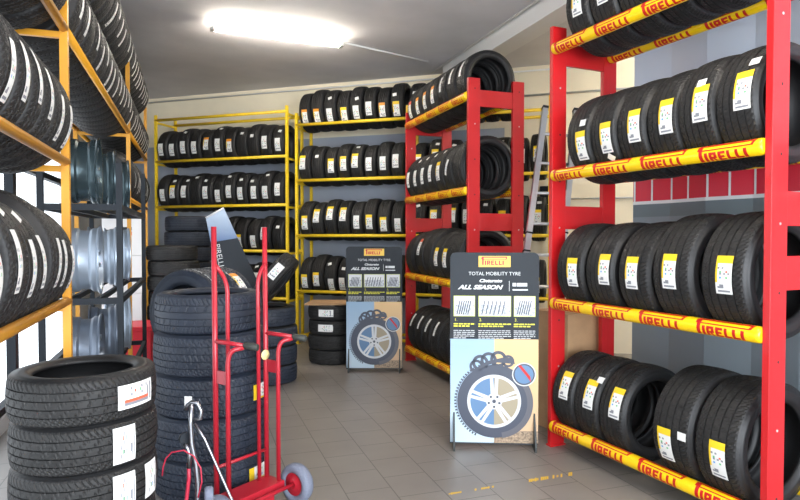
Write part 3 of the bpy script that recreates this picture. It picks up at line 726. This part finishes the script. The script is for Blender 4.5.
# tyre inflator: chrome lever, gauge and red hose
t = thing('tyre_inflator', 'chrome tyre inflator with a round gauge and thin red hose beside the hand truck', 'inflator', None)
Z0 = 2.80
bx, by = W((195 - 400) / 600 * Z0, Z0)
mb = MB(); mb.tube([UZ(184, 411, Z0), UZ(186, 406, Z0), UZ(190, 403, Z0), UZ(196, 404, Z0), UZ(200, 412, Z0), UZ(199, 420, Z0), UZ(193, 421, Z0)], .009, 10); mb.build('hand_loop', chrome, t)
mb = MB(); mb.tube([UZ(190, 405, Z0), UZ(189, 425, Z0), UZ(190, 445, Z0), UZ(194, 465, Z0), UZ(196, 485, Z0), UZ(195, 520, Z0), (bx, by, .02)], .011, 12); mb.build('lever_tube', chrome, t)
mb = MB(); mb.tube([UZ(193, 425, Z0 + .03), UZ(203, 440, Z0 + .03), UZ(216, 470, Z0 + .03), UZ(230, 502, Z0 + .03), UZ(238, 522, Z0 + .02)], .007, 10); mb.build('thin_rod', chrome, t)
g = UZ(184, 440, Z0 + .03); gd = Vector((.3, -.95, .1)).normalized()
mb = MB(); mb.tube([g - gd * .012, g + gd * .012], .030, 28); gg = mb.build('gauge', black_metal, t)
mb = MB(); mb.tube([UZ(183, 446, Z0), UZ(186, 450, Z0), UZ(188, 457, Z0), UZ(187, 470, Z0)], .010, 10, 0); mb.build('valve', chrome, t)
mb = MB(); mb.tube([UZ(187, 465, Z0), UZ(187, 480, Z0), UZ(184, 505, Z0), (bx - .05, by, .03)], .009, 10); mb.build('red_pipe', mat('hose_red', (.45, .02, .05), .4), t)
mb = MB(); pts = [UZ(a, b, Z0 - .05) for a, b in ((160, 478), (161, 469), (164, 460), (170, 454), (182, 452), (192, 458), (199, 470), (200, 484), (196, 500))]
mb.tube(pts, .0035, 8); mb.build('hose', MATS['hose_red'], t)
mb = MB(); mb.box(bx - .07, by - .06, .0, bx + .17, by + .07, .022); mb.build('base', black_metal, t, .004)
mb = MB(); Ms = Matrix.Translation(UZ(207, 497, Z0)) ; mb.lathe([(-.02, .001), (-.02, .03), (-.012, .038), (.012, .038), (.02, .03), (.02, .001)], 24, 0, Ms, False); mb.build('roller', wheel_grey, t)
c0 = UZ(207, 497, Z0); mb = MB(); mb.tube([c0, (c0.x, c0.y, .02)], .008, 8); mb.build('roller_stem', chrome, t)

# ------------------------------------------------------------------ ladder
t = thing('ladder', 'aluminium ladder standing between the two red racks', 'ladder', None)
for (top, foot) in (((1.43, 5.95), (.93, 5.25)), ((1.77, 6.07), (1.32, 5.36))):
    a = Vector((*W(*top), 2.80)); b = Vector((*W(*foot), .0)); d = (a - b).normalized()
    side = Vector((cos(PSI), -sin(PSI), 0)); side = (side - d * side.dot(d)).normalized(); fr = d.cross(side)
    mb = MB(); mb.prism([b - side * .026 - fr * .035, b + side * .026 - fr * .035, b + side * .026 + fr * .035, b - side * .026 + fr * .035], a - b); mb.build('side_rail', alu, t)
    mb = MB(); bb = a - d * .0; mb.prism([bb - side * .029 - fr * .038, bb + side * .029 - fr * .038, bb + side * .029 + fr * .038, bb - side * .029 + fr * .038], d * .025); mb.build('end_cap', black_metal, t)
    for q in (.5, .56):
        cc = b.lerp(a, q); mb = MB(); mb.prism([cc - side * .032 - fr * .04, cc + side * .032 - fr * .04, cc + side * .032 + fr * .04, cc - side * .032 + fr * .04], d * .015); mb.build('clamp', black_metal, t)
for k in range(9):
    q = .07 + k * .105
    a = Vector((*W(.93, 5.25), 0)).lerp(Vector((*W(1.43, 5.95), 2.8)), q); b = Vector((*W(1.32, 5.36), 0)).lerp(Vector((*W(1.77, 6.07), 2.8)), q)
    mb = MB(); mb.tube([a, b], .016, 10); mb.build('rung', alu, t)

# ------------------------------------------------------------------ folded panelled wall behind the right rack
mb = MB(); seg = .33; ys = .90; pts = []
x = -.10; k = 0
while x < 3.6: pts.append((x, ys + (.035 if k % 2 else 0))); x += seg; k += 1
cols = [(0, 1.70, 0), (1.70, 1.80, 1), (1.80, 1.825, 2), (1.825, 2.13, 3), (2.13, 2.155, 2), (2.155, CEIL, 4)]
for (p, q) in zip(pts[:-1], pts[1:]):
    for (a, b, m) in cols: mb.prism([(p[0], p[1], a), (q[0], q[1], a), (q[0], q[1], b), (p[0], p[1], b)], (0, .08, 0), m)
    for f in (.02, .5) if True else ():
        s0 = Vector((p[0], p[1], 0)).lerp(Vector((q[0], q[1], 0)), f); s1 = Vector((p[0], p[1], 0)).lerp(Vector((q[0], q[1], 0)), f + .05)
        mb.poly([(s0.x, s0.y - .002, 1.825), (s1.x, s1.y - .002, 1.825), (s1.x, s1.y - .002, 2.13), (s0.x, s0.y - .002, 2.13)], 2)
o = structure('wall_panelled', mb, [mat('panel_grey', (.20, .24, .27), .5), mat('panel_slate', (.13, .17, .19), .5), mat('panel_white', (.7, .72, .74), .5), mat('panel_red', (.62, .018, .045), .4), mat('panel_pale', (.50, .55, .64), .5)])
o.matrix_world = M_R

# ------------------------------------------------------------------ ceiling lamp
p0 = UZ(212, 31, 1); 
def onceil(px, py, h): z = (h - CAMH) * 600 / (236 - py); return Vector((*W((px - 400) / 600 * z, z), h))
up = Vector((0, 0, 1)); lamp_m = mat('lamp_tube', (1, 1, 1), .3, emit=(1.0, .92, .78), estr=115)
def lamp(a, b, label):
    """slim rail with a tube on either side of it, hung just under the ceiling"""
    d = (b - a).normalized(); side = d.cross(up)
    t = thing('ceiling_lamp', label, 'ceiling lamp', None)
    for sg in (-1, 1):
        o = side * .032 * sg + up * .008; mb = MB(); mb.tube([a + d * .03 + o, b - d * .03 + o], .014, 16); mb.build('tube', lamp_m, t)
    for p in (a, b - d * .04):
        mb = MB(); mb.prism([p - side * .05 - up * .012, p + side * .05 - up * .012, p + side * .05 + up * .025, p - side * .05 + up * .025], d * .04); mb.build('lamp_holder', MATS['lamp_grey'], t)
        mb = MB(); mb.tube([p + d * .02 + up * .03, p + d * .02 + up * (CEIL - p.z - .001)], .012, 8); mb.build('bracket', MATS['lamp_grey'], t)
    mb = MB(); mb.prism([a - side * .012 - up * .012, a + side * .012 - up * .012, a + side * .012 + up * .010, a - side * .012 + up * .010], b - a); mb.build('lamp_rail', MATS['lamp_grey'], t)
mat('lamp_grey', (.45, .44, .42), .5)
a = onceil(212, 31, CEIL - .09); b = onceil(343, 48, CEIL - .09)
lamp(a, b, 'long lit fluorescent tube lamp on the ceiling')
sh = Vector((.9, -5.2, 0)); lamp(a + sh, b + sh, 'added unseen tube lamp brightening the room, nearer the shopfront')  # added lamp out of view, brightens the front of the room
sh = Vector((5.0, -1.6, 0)); lamp(a + sh, b + sh, 'added unseen tube lamp brightening the area beyond the beam, nearer the back wall')  # added lamp out of view, lifts the cream wall
sh = Vector((5.0, -3.4, 0)); lamp(a + sh, b + sh, 'added unseen tube lamp brightening the area beyond the beam, nearer the shopfront')  # another added, unseen lamp to brighten the cream wall
e = onceil(428, 63, CEIL - .015)
mb = MB(); mb.tube([b + up * .05, e], .012, 8); structure('trim_4', mb, beam_m)

# ------------------------------------------------------------------ small things
# cartons by the back corner
def carton(x, y, z, sx, sy, sz, rot, label, m=white_card, marks=True, group=None):
    t = thing('carton', label, 'carton', Matrix.Translation((x, y, z)) @ Matrix.Rotation(rot, 4, 'Z'), group)
    mb = MB(); mb.box(-sx / 2, -sy / 2, 0, sx / 2, sy / 2, sz); mb.build('box', m, t, .004)
    if marks:
        mb = MB(); y0 = -sy / 2 - .001
        mb.poly([(-.02, y0, sz * .66), (.10, y0, sz * .66), (.10, y0, sz * .74), (-.02, y0, sz * .74)], 0); mb.poly([(-.02, y0, sz * .52), (.10, y0, sz * .52), (.10, y0, sz * .62), (-.02, y0, sz * .62)], 1)
        mb.poly([(-.1, y0, sz * .2), (-.06, y0, sz * .2), (-.06, y0, sz * .35), (-.1, y0, sz * .35)], 0)
        mb.build('printed_marks', [panel_dark, ink_r], t)
    mb = MB(); mb.box(-sx / 2, -.02, sz - .0005, sx / 2, .02, sz + .001); mb.build('tape', mat('tape', (.6, .55, .45), .3), t)
z = 0.0
for i in range(4):
    carton(-.775, 7.75, z, .42, .40, .44, .03 * (i - 1.5), 'white printed carton, %s of the carton pile by the left back corner' % (['bottom one', 'second from the bottom', 'third from the bottom', 'topmost'][i]), group='cartons piled in the left back corner'); z += .4425
# red crate
t = thing('crate', 'red plastic crate standing behind the black wheel rack', 'crate', Matrix.Translation((-.62, 6.95, 0)))
cr = mat('crate_red', (.6, .02, .04), .4); mb = MB(); mb.box(-.2, -.25, 0, .2, .25, .60); mb.build('body', cr, t, .01)
mb = MB(); mb.box(-.215, -.265, .57, .215, .265, .615); mb.build('rim', cr, t, .006)
# brown carton under the right rack's far end (behind it), white bag in the middle rack
P = M_R @ Vector((-.30, .45, 0)); carton(P.x, P.y, 0, .42, .40, .95, A_R, 'brown cardboard carton behind the far end of the right red rack', card, False)
P = M_M @ Vector((1.50, .27, 0)); 
t = thing('white_box', 'white folded box on the bottom shelf of the middle red rack', 'box', M_M @ Matrix.Translation((1.50, .27, RAILZ[0] + RR)))
mb = MB(); mb.box(-.12, -.26, 0.001, .12, .27, .20); mb.build('box', white_card, t, .01)
mb = MB(); mb.prism([(-.12, -.26, .201), (.12, -.26, .201), (.12, -.30, .30), (-.12, -.30, .30)], (0, .004, 0)); mb.build('flap', white_card, t)
# wall gadgets near the ladder
x, y = back(2.02, .70)
t = thing('wall_bracket', 'black twin wall bracket on the cream back wall', 'bracket', Matrix.Translation((x, y, 2.0)) @ Matrix.Rotation(AB, 4, 'Z'))
mb = MB(); mb.box(-.11, -.12, -.02, .06, .0, .22); mb.build('upper_block', black_metal, t, .01)
mb = MB(); mb.box(-.08, -.14, -.26, .18, .0, -.03); mb.build('lower_block', black_metal, t, .01)
# worn yellow tape on the floor
mb = MB(); rr = random.Random(3)
def fl(px, py): z = CAMH * 600 / (py - 236); return Vector((*W((px - 400) / 600 * z, z), .0012))
def strip(x0, y0, x1, y1, h, n, dens):
    for k in range(n):
        if rr.random() > dens(k / n): continue
        a, b = k / n, (k + .9) / n; p = lambda s, hh: fl(x0 + (x1 - x0) * s, y0 + (y1 - y0) * s + hh)
        hh = h * rr.uniform(.5, 1); mb.poly([p(a, hh / 2), p(b, hh / 2), p(b, -hh / 2), p(a, -hh / 2)])
strip(530, 483, 574, 476, 4, 22, lambda s: .98 if s < .45 else .55)
tm = mat('tape_yellow', (.72, .45, .05), .6)
tag(mb.build('floor_tape', tm), 'worn yellow tape on the floor between the nearer display board and right rack', 'tape')
mb = MB(); strip(447, 497, 495, 489, 2.2, 22, lambda s: .6)
tag(mb.build('floor_tape', tm), 'faint worn yellow tape on the floor in front of the nearer display board', 'tape')
